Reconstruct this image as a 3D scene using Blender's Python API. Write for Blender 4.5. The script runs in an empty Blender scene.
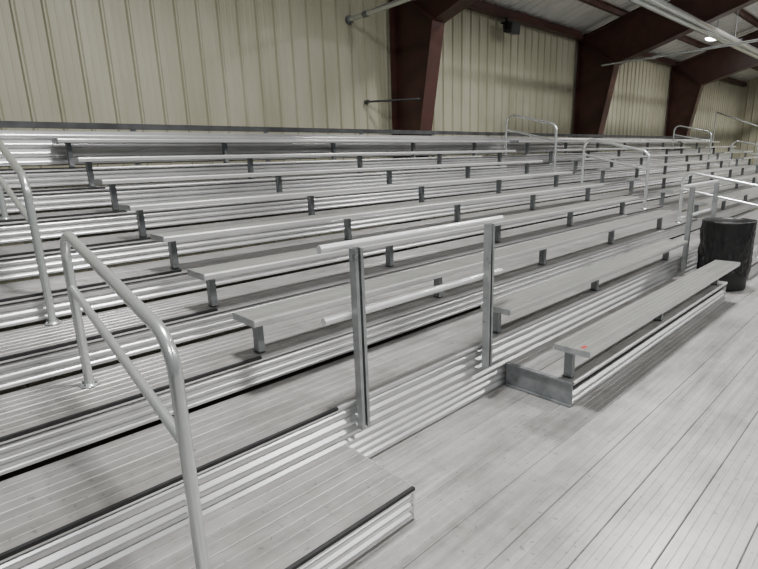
import bpy, bmesh, math, random
from mathutils import Vector, Matrix, noise as mnoise
random.seed(4)
U = 0.55            # one bleacher row depth in metres; all lengths below are in row depths
C = bpy.context.scene.collection
OFF = {}

# ------------------------------------------------------------------ helpers
def tag(o, label=None, cat=None, group=None, kind=None):
    if label: o['label'] = label
    if cat: o['category'] = cat
    if group: o['group'] = group
    if kind: o['kind'] = kind
    return o

def thing(name, loc, label, cat, group=None):
    o = bpy.data.objects.new(name, None); C.objects.link(o)
    o.empty_display_size = 0.1
    o.location = Vector(loc) * U
    OFF[o] = Vector(loc)
    return tag(o, label, cat, group)

class MB:
    def __init__(s): s.v = []; s.f = []; s.smooth = []
    def add(s, vs, fs, smooth=False):
        n = len(s.v); s.v += [tuple(v) for v in vs]
        for f in fs: s.f.append([n + i for i in f]); s.smooth.append(smooth)
    def box(s, x0, x1, y0, y1, z0, z1):
        vs = [(x0,y0,z0),(x1,y0,z0),(x1,y1,z0),(x0,y1,z0),(x0,y0,z1),(x1,y0,z1),(x1,y1,z1),(x0,y1,z1)]
        s.add(vs, [(0,3,2,1),(4,5,6,7),(0,1,5,4),(1,2,6,5),(2,3,7,6),(3,0,4,7)])
    def prism_x(s, prof, x0, x1):
        n = len(prof)
        vs = [(x0,y,z) for y,z in prof] + [(x1,y,z) for y,z in prof]
        fs = [(i,(i+1)%n,(i+1)%n+n,i+n) for i in range(n)]
        fs += [tuple(range(n-1,-1,-1)), tuple(range(n,2*n))]
        s.add(vs, fs)
    def tube(s, pts, r, seg=14, caps=True):
        pts = [Vector(p) for p in pts]
        n = len(pts); rings = []
        t0 = (pts[1]-pts[0]).normalized()
        up = Vector((0,0,1)) if abs(t0.z) < .9 else Vector((1,0,0))
        a = t0.cross(up).normalized()
        for i in range(n):
            if i == 0: t = pts[1]-pts[0]
            elif i == n-1: t = pts[-1]-pts[-2]
            else: t = (pts[i+1]-pts[i]).normalized() + (pts[i]-pts[i-1]).normalized()
            t.normalize()
            a = (a - t*a.dot(t)).normalized(); b = t.cross(a)
            rings.append([pts[i] + (a*math.cos(2*math.pi*k/seg)+b*math.sin(2*math.pi*k/seg))*r for k in range(seg)])
        vs = [p for rg in rings for p in rg]
        fs = [(i*seg+k, i*seg+(k+1)%seg, (i+1)*seg+(k+1)%seg, (i+1)*seg+k) for i in range(n-1) for k in range(seg)]
        s.add(vs, fs, True)
        if caps:
            s.add(rings[0], [tuple(range(seg-1,-1,-1))]); s.add(rings[-1], [tuple(range(seg))])
    def lathe(s, prof, cx, cy, seg=40, fn=None):
        vs = []
        for j,(r,z) in enumerate(prof):
            for k in range(seg):
                a = 2*math.pi*k/seg
                rr, zz = (r, z) if fn is None else fn(r, z, a, j)
                vs.append((cx+rr*math.cos(a), cy+rr*math.sin(a), zz))
        fs = [(j*seg+k, j*seg+(k+1)%seg, (j+1)*seg+(k+1)%seg, (j+1)*seg+k) for j in range(len(prof)-1) for k in range(seg)]
        s.add(vs, fs, True)
    def build(s, name, mat, parent=None, origin=None, label=None):
        if parent is not None: o0 = OFF[parent]
        else: o0 = Vector(origin) if origin else Vector((0,0,0))
        me = bpy.data.meshes.new(name)
        me.from_pydata([tuple((Vector(v)-o0)*U) for v in s.v], [], s.f)
        for p, sm in zip(me.polygons, s.smooth): p.use_smooth = sm
        me.validate(); me.update()
        bm = bmesh.new(); bm.from_mesh(me); bmesh.ops.recalc_face_normals(bm, faces=bm.faces); bm.to_mesh(me); bm.free()
        me.materials.append(mat)
        o = bpy.data.objects.new(name, me); C.objects.link(o)
        if parent is not None: o.parent = parent
        else: o.location = o0*U
        OFF[o] = o0
        if label: o['label'] = label
        return o

def fillet(pts, r, n=14):
    pts = [Vector(p) for p in pts]; out = [pts[0]]
    for i in range(1, len(pts)-1):
        a, b, c = pts[i-1], pts[i], pts[i+1]
        u = (a-b).normalized(); w = (c-b).normalized()
        ang = u.angle(w); d = min(r/math.tan(ang/2), .45*(a-b).length, .45*(c-b).length)
        rr = d*math.tan(ang/2); ctr = b + (u+w).normalized()*(rr/math.sin(ang/2))
        s0 = b+u*d-ctr; s1 = b+w*d-ctr; tot = s0.angle(s1); ax = s0.cross(s1).normalized()
        for k in range(n+1):
            out.append(ctr + Matrix.Rotation(tot*k/n, 3, ax) @ s0)
    out.append(pts[-1]); return out

# ------------------------------------------------------------------ materials
def nodes(name):
    m = bpy.data.materials.new(name); m.use_nodes = True
    nt = m.node_tree; b = nt.nodes['Principled BSDF']
    return m, nt, b

def metal(name, c_lo, c_hi, rough=.42, met=.55, sx=.4, sy=9, stain=.0, lo=.36, hi=.64, drough=.12, mixw=.65):
    m, nt, b = nodes(name); N = nt.nodes; L = nt.links
    tc = N.new('ShaderNodeTexCoord')
    def noise(scale, sc, det=7, rg=.62):
        mp = N.new('ShaderNodeMapping'); mp.inputs['Scale'].default_value = scale
        n = N.new('ShaderNodeTexNoise'); n.inputs['Scale'].default_value = sc; n.inputs['Detail'].default_value = det; n.inputs['Roughness'].default_value = rg
        L.new(tc.outputs['Object'], mp.inputs[0]); L.new(mp.outputs[0], n.inputs['Vector']); return n.outputs[0]
    def mul(col, fac_sock, p0, p1, v):
        r3 = N.new('ShaderNodeValToRGB'); r3.color_ramp.elements[0].position = p0; r3.color_ramp.elements[0].color = (1,1,1,1)
        r3.color_ramp.elements[1].position = p1; r3.color_ramp.elements[1].color = (v,v*.99,v*.975,1)
        L.new(fac_sock, r3.inputs[0])
        mm = N.new('ShaderNodeMix'); mm.data_type = 'RGBA'; mm.blend_type = 'MULTIPLY'; mm.inputs[0].default_value = 1
        L.new(col, mm.inputs[6]); L.new(r3.outputs[0], mm.inputs[7]); return mm.outputs[2]
    a1 = noise((sx,sy,sy), 2.2); a2 = noise((1,1,1), 2.0, 8, .7)
    mx = N.new('ShaderNodeMath'); mx.operation = 'MULTIPLY_ADD'; mx.inputs[1].default_value = mixw
    h2 = N.new('ShaderNodeMath'); h2.operation = 'MULTIPLY'; h2.inputs[1].default_value = 1-mixw
    L.new(a1, mx.inputs[0]); L.new(a2, h2.inputs[0]); L.new(h2.outputs[0], mx.inputs[2])
    cr = N.new('ShaderNodeValToRGB')
    cr.color_ramp.elements[0].position = lo; cr.color_ramp.elements[0].color = (*c_lo, 1)
    cr.color_ramp.elements[1].position = hi; cr.color_ramp.elements[1].color = (*c_hi, 1)
    L.new(mx.outputs[0], cr.inputs[0])
    col = cr.outputs[0]
    if stain:
        col = mul(col, noise((.8,1.5,1), 2.4, 9, .7), .46, .64, 1-stain)            # dull worn patches
        col = mul(col, noise((.3,14,1), 3.5, 4, .6), .54, .68, 1-stain*.5)          # long scuffs
        col = mul(col, noise((7,1.0,1), 2.2, 3, .5), .48, .62, 1-stain*.2)          # bands across the planks
        col = mul(col, noise((1.1,1,1), 26, 4, .6), .63, .67, 1-stain*1.6)          # specks
    L.new(col, b.inputs['Base Color'])
    b.inputs['Metallic'].default_value = met
    rr = N.new('ShaderNodeMapRange'); rr.inputs[1].default_value = .3; rr.inputs[2].default_value = .7
    rr.inputs[3].default_value = rough-drough; rr.inputs[4].default_value = rough+drough
    L.new(mx.outputs[0], rr.inputs[0]); L.new(rr.outputs[0], b.inputs['Roughness'])
    return m

def paint(name, c1, c2, rough=.5, sc=3, zs=1.0, met=0):
    m, nt, b = nodes(name); N = nt.nodes; L = nt.links
    tc = N.new('ShaderNodeTexCoord'); mp = N.new('ShaderNodeMapping'); mp.inputs['Scale'].default_value = (1,1,zs)
    n1 = N.new('ShaderNodeTexNoise'); n1.inputs['Scale'].default_value = sc; n1.inputs['Detail'].default_value = 6
    L.new(tc.outputs['Object'], mp.inputs[0]); L.new(mp.outputs[0], n1.inputs['Vector'])
    cr = N.new('ShaderNodeValToRGB')
    cr.color_ramp.elements[0].position = .35; cr.color_ramp.elements[0].color = (*c1,1)
    cr.color_ramp.elements[1].position = .65; cr.color_ramp.elements[1].color = (*c2,1)
    L.new(n1.outputs[0], cr.inputs[0]); L.new(cr.outputs[0], b.inputs['Base Color'])
    b.inputs['Roughness'].default_value = rough; b.inputs['Metallic'].default_value = met
    return m

M = {}
M['deck']  = metal('aluminium_deck', (.32,.316,.308), (.43,.425,.416), .39, .45, .3, 6, stain=.24)
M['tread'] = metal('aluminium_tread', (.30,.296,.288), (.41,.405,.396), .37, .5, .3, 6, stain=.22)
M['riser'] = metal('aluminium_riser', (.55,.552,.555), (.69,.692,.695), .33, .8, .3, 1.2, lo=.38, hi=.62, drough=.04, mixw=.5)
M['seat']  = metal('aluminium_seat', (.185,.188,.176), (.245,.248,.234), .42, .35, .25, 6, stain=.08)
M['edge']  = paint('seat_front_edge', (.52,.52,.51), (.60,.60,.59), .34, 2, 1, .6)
M['galv']  = metal('galvanised_steel', (.15,.162,.168), (.27,.285,.295), .38, .55, 5, 5)
M['post']  = metal('mottled_galvanised_post', (.25,.265,.27), (.40,.415,.42), .34, .6, 5, 5)
M['pipe']  = paint('galvanised_pipe', (.57,.60,.59), (.66,.69,.68), .22, 1, 1, .75)
M['white'] = paint('bright_rail_pipe', (.68,.69,.69), (.74,.75,.75), .25, 2, 1, .4)
M['nose']  = paint('black_nosing', (.006,.006,.007), (.014,.014,.015), .6, 20)
M['wall']  = paint('cream_wall', (.36,.345,.245), (.44,.425,.32), .45, 1.8, .25)
M['roof']  = paint('roof_lining', (.66,.655,.62), (.76,.75,.71), .6, 2)
M['maroon'] = paint('maroon_paint', (.042,.016,.012), (.066,.024,.018), .4, 3)
M['purlin'] = paint('purlin_paint', (.07,.038,.03), (.11,.056,.046), .5, 3)
M['darkrail'] = paint('dark_rail', (.03,.031,.033), (.07,.072,.075), .5, 4, met=.3)
M['black'] = paint('black_plastic', (.002,.002,.0025), (.004,.004,.005), .6, 6)
M['bag']   = paint('black_bag', (.0014,.0014,.0018), (.0025,.0025,.003), .4, 9)
M['concrete'] = paint('concrete', (.03,.028,.026), (.05,.047,.044), .9, 2)
M['red'] = paint('red_sticker', (.26,.008,.010), (.32,.012,.014), .7, 4)
def emis(name, c, s):
    m, nt, b = nodes(name); b.inputs['Emission Color'].default_value = (*c,1); b.inputs['Emission Strength'].default_value = s
    b.inputs['Base Color'].default_value = (*c,1); return m
M['glow'] = emis('lamp_glow', (1,.98,.93), 30)

# ------------------------------------------------------------------ profile helpers
R = .355            # rise
def tz(k): return R*(k-1) + (.08 if k >= 3 else 0)
def ty(k): return .73+k
def plank_prof(y0, y1, zt, th, ribs, g=.006, gw=.008, bv=.006):
    """grooved extruded plank, closed (y,z) loop"""
    top = [(y0+bv, zt)]
    w = (y1-y0)
    for i in range(1, ribs):
        yc = y0 + w*i/ribs
        top += [(yc-gw, zt), (yc-gw*.4, zt-g), (yc+gw*.4, zt-g), (yc+gw, zt)]
    top += [(y1-bv, zt), (y1, zt-bv)]
    return [(y0, zt-th), (y0, zt-bv)] + top + [(y1, zt-th), (y1-.02, zt-th), (y1-.02, zt-.03), (y0+.02, zt-.03), (y0+.02, zt-th)]
def riser_prof(y, z0, z1, n):
    """ribbed riser sheet: undercut below, face, then a slope that looks up"""
    f = []; h = (z1-z0)/n; d = .040
    for i in range(n):
        a = z0+h*i
        f += [(y, a), (y-d*.9, a+h*.12), (y-d, a+h*.18), (y-d, a+h*.46), (y-d*.85, a+h*.56), (y-.004, a+h*.88), (y, a+h*.92)]
    f.append((y, z1))
    b = [(p[0]+.012, p[1]) for p in reversed(f)]
    return f + b

# ------------------------------------------------------------------ deck and shell
XL, XE = -3.0, 42.5
m = MB()
pw = .46; y = ty(3)+.06
while y > -6:
    m.prism_x(plank_prof(y-pw+.005, y, 0, .07, 6, .003, .005, .006), XL, XE+4); y -= pw
tag(m.build('floor', M['deck'], origin=(0,0,0)), kind='structure')
m = MB(); m.box(-14, 60, -14, 12.8, -2.3, -2.2)
tag(m.build('floor', M['concrete'], origin=(0,0,-2.2)), kind='structure')

WY = 12.62; XW = 55.5; CH = 3.18
def wall_profile(a, b, pitch=.536, d=.06):
    pts = []; t = a
    while t < b:
        pts += [(t, 0), (t+pitch*.24, 0), (t+pitch*.26,-.006), (t+pitch*.32,-.006), (t+pitch*.34,0),
                (t+pitch*.54,0), (t+pitch*.56,-.006), (t+pitch*.62,-.006), (t+pitch*.64,0),
                (t+pitch*.80, 0), (t+pitch*.85, -d), (t+pitch*.91, -d)]
        t += pitch
    pts.append((t,0)); return pts
m = MB()
pr = wall_profile(-8, XW)
n = len(pr); zt = CH+5.75
vs = [(x, WY+o, -2.2) for x,o in pr] + [(x, WY+o, zt) for x,o in pr]
m.add(vs, [(i,i+1,i+1+n,i+n) for i in range(n-1)])
tag(m.build('wall_back', M['wall'], origin=(0,WY,0)), kind='structure')
m = MB()
pr = wall_profile(-12, WY)
n = len(pr)
vs = [(XW+o, x, -2.2) for x,o in pr] + [(XW+o, x, CH+5.75+.28*(WY-x)) for x,o in pr]
m.add(vs, [(i,i+1,i+1+n,i+n) for i in range(n-1)])
tag(m.build('wall_right', M['wall'], origin=(XW,0,0)), kind='structure')
RS = .28
def roofz(y): return CH+5.75+RS*(12.5-y)
m = MB()
t = -8.0; pts = []
while t < XW:
    pts += [(t,0),(t+.44,0),(t+.47,.05),(t+.53,.05)]; t += .56
n = len(pts)
vs = [(x, 12.7, roofz(12.7)+o) for x,o in pts] + [(x, -12, roofz(-12)+o) for x,o in pts]
m.add(vs, [(i,i+1,i+1+n,i+n) for i in range(n-1)])
tag(m.build('ceiling', M['roof'], origin=(0,0,CH+5.7)), kind='structure')

yy = 10.6; ordn = ['first','second','third','fourth','fifth','sixth','seventh','eighth','ninth','tenth']
i = 0
while yy > -11:
    z = roofz(yy)-.02; mm = MB()
    mm.box(-8, XW-.1, yy-.012, yy+.012, z-.25, z-.02)
    mm.box(-8, XW-.1, yy, yy+.12, z-.25, z-.23); mm.box(-8, XW-.1, yy-.12, yy, z-.045, z-.02)
    o = mm.build('roof_purlin', M['purlin'], origin=(0,yy,z-.25))
    tag(o, 'brown steel roof purlin, %s one in from the back wall' % ordn[i], 'roof purlin', 'roof purlins under the ceiling')
    yy -= 2.6; i += 1

FX = [12.45, 25.0, 37.7]
bays = [(-8, FX[0]-.281, 'left of the nearest column'), (FX[0]+.281, FX[1]-.281, 'between the two nearest columns'),
        (FX[1]+.281, FX[2]-.281, 'between the second and third columns'), (FX[2]+.281, XW-.1, 'beyond the third column')]
for a, b, wh in bays:
    mm = MB(); mm.box(a, b, 12.22, 12.5, CH+5.32, CH+5.36); mm.box(a, b, 12.22, 12.25, CH+5.36, CH+5.62); mm.box(a,b,12.25,12.5,CH+5.6,CH+5.64)
    tag(mm.build('eave_strut', M['maroon'], origin=((a+b)/2,12.3,CH+5.3)), 'dark maroon channel along the top of the cream wall, ' + wh, 'eave strut', 'eave struts along the wall top')

def frame(X, label):
    t = thing('steel_frame', (X, 12.2, -2.2), label, 'steel frame', 'maroon rigid frames along the back wall')
    hw = .28; ft = .03
    def loft(poly, x0, x1, name):
        q = MB(); n = len(poly)
        q.add([(x0,y,z) for y,z in poly]+[(x1,y,z) for y,z in poly],
              [(i,(i+1)%n,(i+1)%n+n,i+n) for i in range(n)]+[tuple(range(n-1,-1,-1)),tuple(range(n,2*n))])
        return q.build(name, M['maroon'], t)
    z0 = -2.2; ki = (10.65, CH+3.98); bi = (12.32, z0)
    Ye = -12.0
    ri = (Ye, ki[1]+.30*(ki[0]-Ye)); ro = (Ye, CH+5.4+.28*(12.45-Ye))
    loft([(12.42, z0), (12.42, CH+5.35), (ki[0]+.02, ki[1]), (bi[0]+.02, z0)], X-.02, X+.02, 'column_web')
    loft([(12.45, z0), (12.45, CH+5.4), (12.42, CH+5.4), (12.42, z0)], X-hw, X+hw, 'column_flange')
    loft([(bi[0], z0), ki, (ki[0]+ft, ki[1]), (bi[0]+ft, z0)], X-hw, X+hw, 'column_flange')
    loft([(12.42, CH+5.36), ro, ri, ki], X-.02, X+.02, 'rafter_web')
    loft([ki, ri, (ri[0], ri[1]+ft), (ki[0], ki[1]+ft)], X-hw, X+hw, 'rafter_flange')
    loft([(12.45, CH+5.4), ro, (ro[0], ro[1]-ft), (12.45, CH+5.4-ft)], X-hw, X+hw, 'rafter_flange')
    loft([(ki[0]+.02,ki[1]+.0),(12.42,CH+5.3),(12.42,CH+5.34),(ki[0]+.02,ki[1]+.04)], X-hw*.9, X+hw*.9, 'knee_stiffener')
for X, lb in zip(FX, ('maroon steel column and rafter nearest the camera, behind the first bench section',
              'maroon steel column and rafter second along the cream wall',
              'maroon steel column and rafter third along the cream wall')):
    frame(X, lb)

# ------------------------------------------------------------------ tiers
NOSE = [(-.6, 2.5), (14.8, 17.6), (32.6, 35.4)]
word = {1:'first',2:'second',3:'third',4:'fourth',5:'fifth',6:'sixth',7:'seventh',8:'eighth',9:'ninth',10:'tenth'}
def planks(t, x0, x1, k, depth=.985, n=2):
    y0 = ty(k); w = depth/n
    for i in range(n):
        q = MB(); q.prism_x(plank_prof(y0+w*i+(.0 if i==0 else .007), y0+w*(i+1), tz(k), .05, 4, .003, .005, .007), x0, x1)
        q.build('tread_plank', M['tread'], t)
def lip(t, x0, x1, k):
    y0 = ty(k); z = tz(k); q = MB()
    q.prism_x([(y0-.002,z-.055),(y0-.016,z-.05),(y0-.022,z-.03),(y0-.018,z-.012),(y0-.006,z-.002),(y0-.001,z-.002)], x0, x1)
    q.build('front_lip', M['riser'], t)
def nosing(t, a, b, k):
    y0 = ty(k)-.022; z = tz(k); q = MB()
    q.prism_x([(y0-.005,z-.026),(y0-.005,z+.004),(y0+.030,z+.004),(y0+.030,z+.001),(y0-.001,z+.001),(y0-.001,z-.026)], a, b)
    q.build('nosing_strip', M['nose'], t, label='black slip resistant nosing strip')
def end_plate(t, x, k, side):
    y0 = ty(k); z = tz(k); q = MB(); s = -.02 if side < 0 else .02
    q.box(min(x,x+s), max(x,x+s), y0, y0+.985, 0.005, z-.005)
    if side < 0: q.box(x-.05, x-.02, y0, y0+.985, z-.03, z-.005); q.box(x-.05, x-.02, y0, y0+.985, 0.005, .03)
    q.build('end_plate', M['galv'] if side < 0 else M['riser'], t)
def low_tier(x0, x1, label, nose, cat, name):
    t = thing(name, ((x0+x1)/2, ty(2)+.5, 0), label, cat)
    planks(t, x0, x1, 2); lip(t, x0, x1, 2)
    zt_ = tz(2)-.055 if nose else .18
    q = MB(); q.prism_x(riser_prof(ty(2)+.045, .006, zt_, 3 if nose else 2), x0, x1); q.build('riser_panel', M['riser'], t)
    if nose: nosing(t, x0 if x0 > -2 else -.6, x1, 2)
    end_plate(t, x0, 2, -1); end_plate(t, x1, 2, 1)
low_tier(XL+.1, 2.81, 'low aluminium aisle step with black nosing at the foot of the nearest aisle', True, 'step', 'aisle_step')
low_tier(5.8, 12.86, 'low aluminium footboard platform behind the short front bench', False, 'platform', 'bench_platform')
low_tier(14.95, 17.9, 'low aluminium aisle step at the foot of the second aisle beyond the trash can', True, 'step', 'aisle_step')
for k in range(3, 11):
    t = thing('bleacher_tier', (20, ty(k)+.5, tz(k)-.3), 'ribbed aluminium bleacher tier, %s level up from the front walkway' % word[k-1], 'bleacher tier', 'full length tiers of the bleacher')
    if k < 10: planks(t, XL, XE, k)
    else: planks(t, XL, XE, k, .30, 1)
    lip(t, XL, XE, k)
    z0 = tz(k-1)+.022
    q = MB(); q.prism_x(riser_prof(ty(k)+.045, z0, tz(k)-.055, 3), XL, XE); q.build('riser_panel', M['riser'], t)
    if k == 3:
        q = MB(); q.prism_x(riser_prof(ty(k)+.045, .006, tz(2)+.018, 4), XL, XE); q.build('riser_panel', M['riser'], t)
    for a, b in NOSE: nosing(t, a, b+(.26 if (k==3 and b<3) else 0), k)
t = thing('rear_rail', (20, 11.12, tz(10)), 'dark grey steel rail running behind the top row below the cream wall', 'rail')
q = MB(); q.box(XL, XE, 11.09, 11.12, CH+.80, CH+.90); q.box(XL, XE, 11.09, 11.16, CH+.90, CH+.915); q.build('rail_channel', M['darkrail'], t)
q = MB(); q.prism_x(riser_prof(11.1, CH+.14, CH+.76, 4), XL, XE); q.build('back_panel', M['riser'], t)
x = .5
while x < XE:
    q = MB(); q.box(x-.05, x+.05, 11.125, 11.16, tz(10)-.4, CH+.89); q.build('rail_post', M['galv'], t); x += 3.05

# ------------------------------------------------------------------ benches
def bench(row, x0, x1, legs, label, sticker=False):
    ys = 1.49+row; z = .86+R*(row-1)+{1:0,2:.025}.get(row,.075); W = .455
    t = thing('bleacher_bench', ((x0+x1)/2, ys+.25, tz(row+1)+.006), label, 'bench', 'aluminium plank benches on the bleacher')
    th = .075
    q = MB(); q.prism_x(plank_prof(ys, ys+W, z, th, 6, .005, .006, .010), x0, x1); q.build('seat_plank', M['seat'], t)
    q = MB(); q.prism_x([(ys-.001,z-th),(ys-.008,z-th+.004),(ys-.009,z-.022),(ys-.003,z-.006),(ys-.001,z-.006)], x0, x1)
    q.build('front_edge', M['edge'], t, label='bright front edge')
    for x, sg in ((x0,-1),(x1,1)):
        q = MB(); q.box(min(x,x+sg*.01), max(x,x+sg*.01), ys-.006, ys+W+.003, z-th-.002, z+.001); q.build('end_cap', M['post'], t)
    zb = tz(row+1)+.006
    for lx in legs:
        q = MB(); yb = ty(row+1)+.06; w = .038
        q.box(lx-w, lx+w, yb, yb+.012, zb, z-.04)
        q.box(lx-w, lx-w+.012, yb+.012, yb+.11, zb, z-.04)
        q.box(lx-w, lx+w, yb-.06, yb+.14, z-.046, z-.034)
        q.box(lx-w, lx+w, yb, yb+.13, zb, zb+.012)
        q.build('leg', M['galv'], t)
    if sticker:
        q = MB(); q.box(x0+.07, x0+.17, ys+.10, ys+.15, z+.0005, z+.0025); q.build('sticker', M['red'], t, label='small red sticker')
bench(1, 5.67, 12.62, [5.90, 9.1, 12.4], 'short aluminium bench at the very front with a small red sticker', True)
bench(2, 5.48, 12.55, [5.70, 8.77, 12.35], 'short aluminium bench directly behind the front one, right of the guardrail')
for r in range(3, 10):
    s = .06-.045*(r-3)
    bench(r, 2.28+s, 14.95 if r < 9 else 16.1, [2.50+s+3.06*i for i in range(5)], 'long aluminium bench, %s row up, between the two nearest aisles' % word[r])
for r in range(3, 10):
    bench(r, 17.7 if r < 9 else 16.7, 32.7 if r < 9 else 33.7, [17.9+3.05*i for i in range(5)]+[32.45], 'long aluminium bench, %s row up, in the middle section past the second aisle' % word[r])
for r in range(5, 10):
    bench(r, 35.4 if r < 9 else 34.3, 42.3, [35.6, 38.6, 42.1], 'short looking aluminium bench, %s row up, in the farthest section' % word[r])

# ------------------------------------------------------------------ guardrails
def guardrail(X1, X2, e0, e1, label):
    t = thing('guardrail', ((X1+X2)/2, 3.66, .4), label, 'guardrail')
    zt = CH-.79; zb = CH-2.69
    for X in (X1, X2):
        q = MB(); w = .052; d = .085; th = .012; y0 = 3.60
        q.box(X-w, X+w, y0+d-th, y0+d, zb, zt)
        q.box(X-w, X-w+th, y0, y0+d-th, zb, zt); q.box(X+w-th, X+w, y0, y0+d-th, zb, zt)
        q.box(X-w, X-w+.036, y0-.006, y0, zb, zt); q.box(X+w-.036, X+w, y0-.006, y0, zb, zt)
        q.build('post', M['post'], t)
        for zz in (zb+.08, zb+.2):
            q = MB(); q.tube([(X, y0+d-th-.02, zz), (X, y0+d-th+.0, zz)], .018, 6); q.build('bolt', M['pipe'], t)
    for zz in (CH-.765, CH-1.465):
        q = MB(); q.tube([(e0, 3.727, zz), (e1, 3.727, zz)], .040, 20); q.build('rail_pipe', M['white'], t)
guardrail(3.03, 5.2, 2.66, 5.58, 'two pipe guardrail on channel posts in the near recess beside the front bench')
guardrail(13.0, 14.9, 12.65, 15.2, 'two pipe guardrail on channel posts behind the black trash can')

# ------------------------------------------------------------------ handrails
def handrail(X, Y0, zt0, Y1, zt1, zm0, zm1, label):
    def pz(y): return tz(min(10, int(math.floor(y-.73))))
    b0, b1 = pz(Y0)+.005, pz(Y1)+.005
    t = thing('handrail', (X, Y0, b0), label, 'handrail', 'bent pipe handrails in the aisles')
    q = MB(); q.tube(fillet([(X,Y0,b0), (X,Y0,CH+zt0), (X,Y1,CH+zt1), (X,Y1,b1)], .27), .042, 20); q.build('rail_frame', M['pipe'], t)
    q = MB(); q.tube([(X,Y0,CH+zm0), (X,Y1,CH+zm1)], .034, 16); q.build('middle_rail', M['pipe'], t)
    for Y, b in ((Y0,b0),(Y1,b1)):
        q = MB(); q.lathe([(.001,b+.026),(.055,b+.026),(.080,b+.016),(.085,b+.002)], X, Y, 20); f = q.build('base_flange', M['pipe'], t)
        for a in range(4):
            an = math.pi/4+a*math.pi/2; q = MB()
            q.tube([(X+.066*math.cos(an),Y+.066*math.sin(an),b+.01),(X+.066*math.cos(an),Y+.066*math.sin(an),b+.04)], .011, 6); q.build('bolt', M['galv'], f)
handrail(.945, 2.84, -.96, 5.31, -.48, -1.63, -1.04, 'bent pipe handrail nearest the camera, standing in the near aisle')
handrail(.93, 6.62, -.04, 8.9, .68, -.55, .03, 'bent pipe handrail higher up the near aisle, cut by the left edge of the photo')
handrail(16.4, 2.85, -1.0, 4.86, -.55, -1.5, -1.05, 'lowest bent pipe handrail of the second aisle, beyond the trash can')
handrail(16.4, 5.84, .02, 7.86, .54, -.5, .02, 'middle bent pipe handrail of the second aisle')
handrail(16.4, 8.86, 1.02, 10.83, 1.55, .5, 1.0, 'topmost bent pipe handrail of the second aisle, in front of the wall')
handrail(34.0, 5.84, .0, 7.84, .52, -.5, .02, 'lower bent pipe handrail visible in the farthest aisle at the right edge')
handrail(34.0, 8.88, 1.0, 10.83, 1.55, .5, 1.0, 'upper bent pipe handrail in the farthest aisle near the third column')
XR = XE+.12
t = thing('end_railing', (XR, 6, 0), 'tall sloping pipe railing closing the far end of the bleacher', 'railing')
pa = (XR, 11.0, CH+2.6); pb = (XR, 2.9, CH-1.0)
q = MB(); q.tube([pa,pb], .05, 10); q.build('rail_pipe', M['pipe'], t)
for i in range(4):
    f = i/3; Y = 11+(2.9-11)*f; z = CH+2.6-3.6*f
    q = MB(); q.tube([(XR,Y,0 if Y < 3.7 else -2.2),(XR,Y,z)], .045, 10); q.build('post', M['pipe'], t)

# ------------------------------------------------------------------ trash can
cx, cy = 13.84, 3.05
t = thing('trash_can', (cx,cy,0), 'round black trash can with a wrinkled black liner folded over its rim', 'trash can')
q = MB(); q.lathe([(.001,.005),(.47,.005),(.485,.05),(.49,.6),(.495,.62),(.495,.68),(.49,.7),(.495,1.5),(.505,1.52),(.505,1.56),(.49,1.58),(.47,1.56),(.45,.08),(.001,.08)], cx, cy, 48)
q.build('barrel', M['black'], t)
def wr(r, z, a, j):
    v = Vector((math.cos(a)*3.4, math.sin(a)*3.4, z*2.6))
    w = mnoise.noise(v)*.024 + abs(mnoise.noise(v*2.3+Vector((3,1,7))))*.028 + mnoise.noise(v*5)*.008 - .005
    amp = min(1, max(0, abs(z-1.58)*4))+.3
    return r+max(w*amp, -.010), z+(mnoise.noise(Vector((math.cos(a)*2, math.sin(a)*2, 5)))*.14 if z < .42 else mnoise.noise(v+Vector((9,9,9)))*.015)
liner = [(.34,1.25),(.45,1.36),(.48,1.55),(.50,1.605),(.52,1.6),(.53,1.56)]
z = 1.5
while z > .34: liner.append((.526-.010*(1.5-z), z)); z -= .04
q = MB(); q.lathe(liner, cx, cy, 180, wr); q.build('bag_liner', M['bag'], t)
q = MB(); q.lathe([(.001,1.1),(.28,1.15),(.345,1.26)], cx, cy, 40); q.build('bag_bottom', M['bag'], t)

# ------------------------------------------------------------------ overhead pipes and fixtures
t = thing('wall_pipe', (10.6,12.4,CH+4.16), 'grey pipe with a small wall flange crossing before the nearest column', 'pipe')
q = MB(); q.tube([(10.6,12.5,CH+4.16),(10.6,4.5,CH+4.16)], .075, 14); q.build('pipe_run', M['pipe'], t)
q = MB(); q.tube([(10.6,12.62,CH+4.16),(10.6,12.50,CH+4.16)], .12, 18); q.build('wall_flange', M['galv'], t)
for a in (11.9, 9.9):
    q = MB(); q.tube([(10.6,a,CH+4.16),(10.6,a-.2,CH+4.16)], .09, 14); q.build('coupling', M['galv'], t)
q = MB(); q.tube([(11.15,12.45,CH+1.86),(12.14,11.15,CH+1.86)], .032, 10); q.box(11.12,11.18,12.42,12.62,CH+1.81,CH+1.91)
tag(q.build('wall_bracket', M['darkrail'], origin=(11.6,12.3,CH+1.86)), 'thin dark arm bracketed between the cream wall and the nearest column', 'bracket')
t = thing('tie_pipe', (24.65,11,CH+4.0), 'thin grey pipe leaving the second column level towards the arena', 'pipe')
q = MB(); q.tube([(24.66,11.2,CH+4.0),(24.66,2.0,CH+4.0)], .05, 10); q.build('pipe_run', M['pipe'], t)
q = MB(); q.tube([(24.66,9,CH+4.0),(24.66,8.85,CH+4.0)], .08, 10); q.build('coupling', M['pipe'], t)
hy, hz = 7.05, CH+4.72
t = thing('overhead_tube', (30,hy,hz), 'pair of long pale tubes running under the roof above the far benches', 'overhead tube')
for o_ in (-.16, .16):
    q = MB(); q.tube([(16,hy+o_,hz),(54,hy+o_,hz)], .11, 18); q.build('tube', M['pipe'], t)
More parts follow.
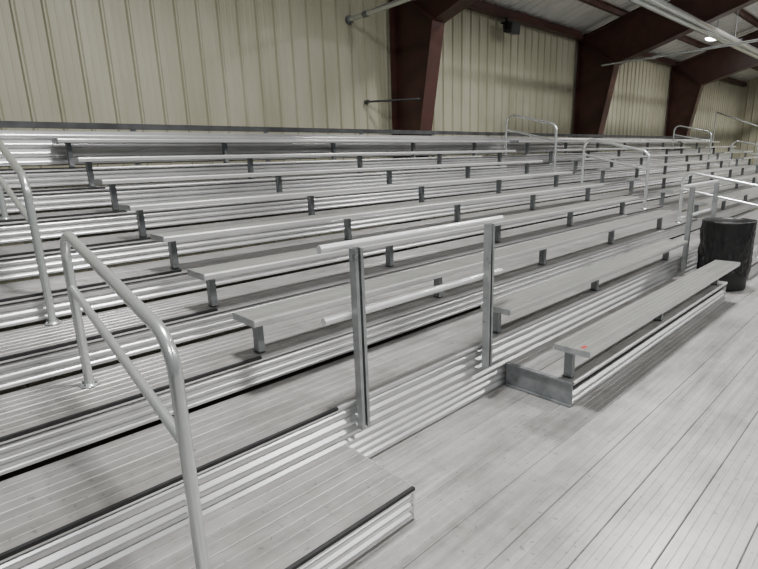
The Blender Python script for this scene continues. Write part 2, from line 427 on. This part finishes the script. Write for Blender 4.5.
for i in range(4):
    X = 19.5+i*9.3
    q = MB(); q.tube([(X,hy,hz+.11),(X,hy,roofz(hy)-.02)], .014, 6); q.box(X-.03,X+.03,hy-.3,hy+.3,hz+.105,hz+.13); q.build('hanger_rod', M['galv'], t)
t = thing('flood_lamp', (18.4,12.1,CH+4.9), 'small dark floodlight hanging under the eave between the first two columns', 'floodlight')
q = MB(); q.prism_x([(11.85,CH+4.66),(12.2,CH+4.74),(12.25,CH+5.02),(11.8,CH+5.05)], 18.12, 18.70); q.build('housing', M['darkrail'], t)
q = MB(); q.box(18.38,18.46,12.24,12.30,CH+5.0,CH+5.32); q.box(18.05,18.1,11.95,12.1,CH+4.8,CH+5.1); q.box(18.75,18.8,11.95,12.1,CH+4.8,CH+5.1); q.box(18.05,18.8,11.95,12.3,CH+5.06,CH+5.1); q.build('bracket', M['black'], t)
def lamp(X, Y, z, label):
    t = thing('high_bay_lamp', (X,Y,CH+z), label, 'ceiling lamp')
    q = MB(); q.lathe([(.06,CH+z+.4),(.16,CH+z+.36),(.2,CH+z+.16),(.55,CH+z+.0),(.53,CH+z+.0),(.17,CH+z+.14)], X, Y, 28); q.build('lamp_shade', M['galv'], t)
    q = MB(); q.lathe([(.5,CH+z+.02),(.40,CH+z-.06),(.001,CH+z-.10)], X, Y, 24); q.build('bulb', M['glow'], t)
    q = MB(); q.tube([(X,Y,CH+z+.38),(X,Y,roofz(Y)-.02)], .025, 8); q.build('hanging_rod', M['galv'], t)
lamp(33.2, 9.0, 5.85, 'lit round high bay lamp under the roof at the upper right')

# ------------------------------------------------------------------ light
def area(x, y, z, sx, sy, e, rot=(0,0,0), col=(1,.992,.978), spread=155):
    l = bpy.data.lights.new('high_bay_light', 'AREA'); l.shape = 'RECTANGLE'; l.size = sx; l.size_y = sy; l.energy = e; l.color = col
    l.spread = math.radians(spread)
    o = bpy.data.objects.new('high_bay_light', l); C.objects.link(o); o.location = Vector((x,y,z))*U; o.rotation_euler = rot
for X in (3, 14, 26, 38, 49):
    area(X, 3.4, 10.3, .7, .5, 380 if X < 30 else 440, (math.radians(0),0,0))
for X in (-2, 10, 24, 38):
    area(X, -7, 12.0, .9, .6, 240, (math.radians(25),0,0))
w = bpy.data.worlds.new('world'); bpy.context.scene.world = w; w.use_nodes = True
w.node_tree.nodes['Background'].inputs[0].default_value = (.84,.86,.88,1); w.node_tree.nodes['Background'].inputs[1].default_value = .19

# ------------------------------------------------------------------ camera
cam = bpy.data.cameras.new('camera'); co = bpy.data.objects.new('camera', cam); C.objects.link(co)
cam.sensor_width = 36; cam.sensor_fit = 'HORIZONTAL'; cam.lens = 500/758*36; cam.clip_end = 200; cam.clip_start = .02
r = Vector((.7335,-.6789,-.03377)).normalized(); f = Vector((.6538,.7184,-.2378)).normalized()
u = r.cross(f).normalized(); r = f.cross(u).normalized(); b = -f
co.matrix_world = Matrix(((r.x,u.x,b.x,0),(r.y,u.y,b.y,0),(r.z,u.z,b.z,CH*U),(0,0,0,1)))
bpy.context.scene.camera = co
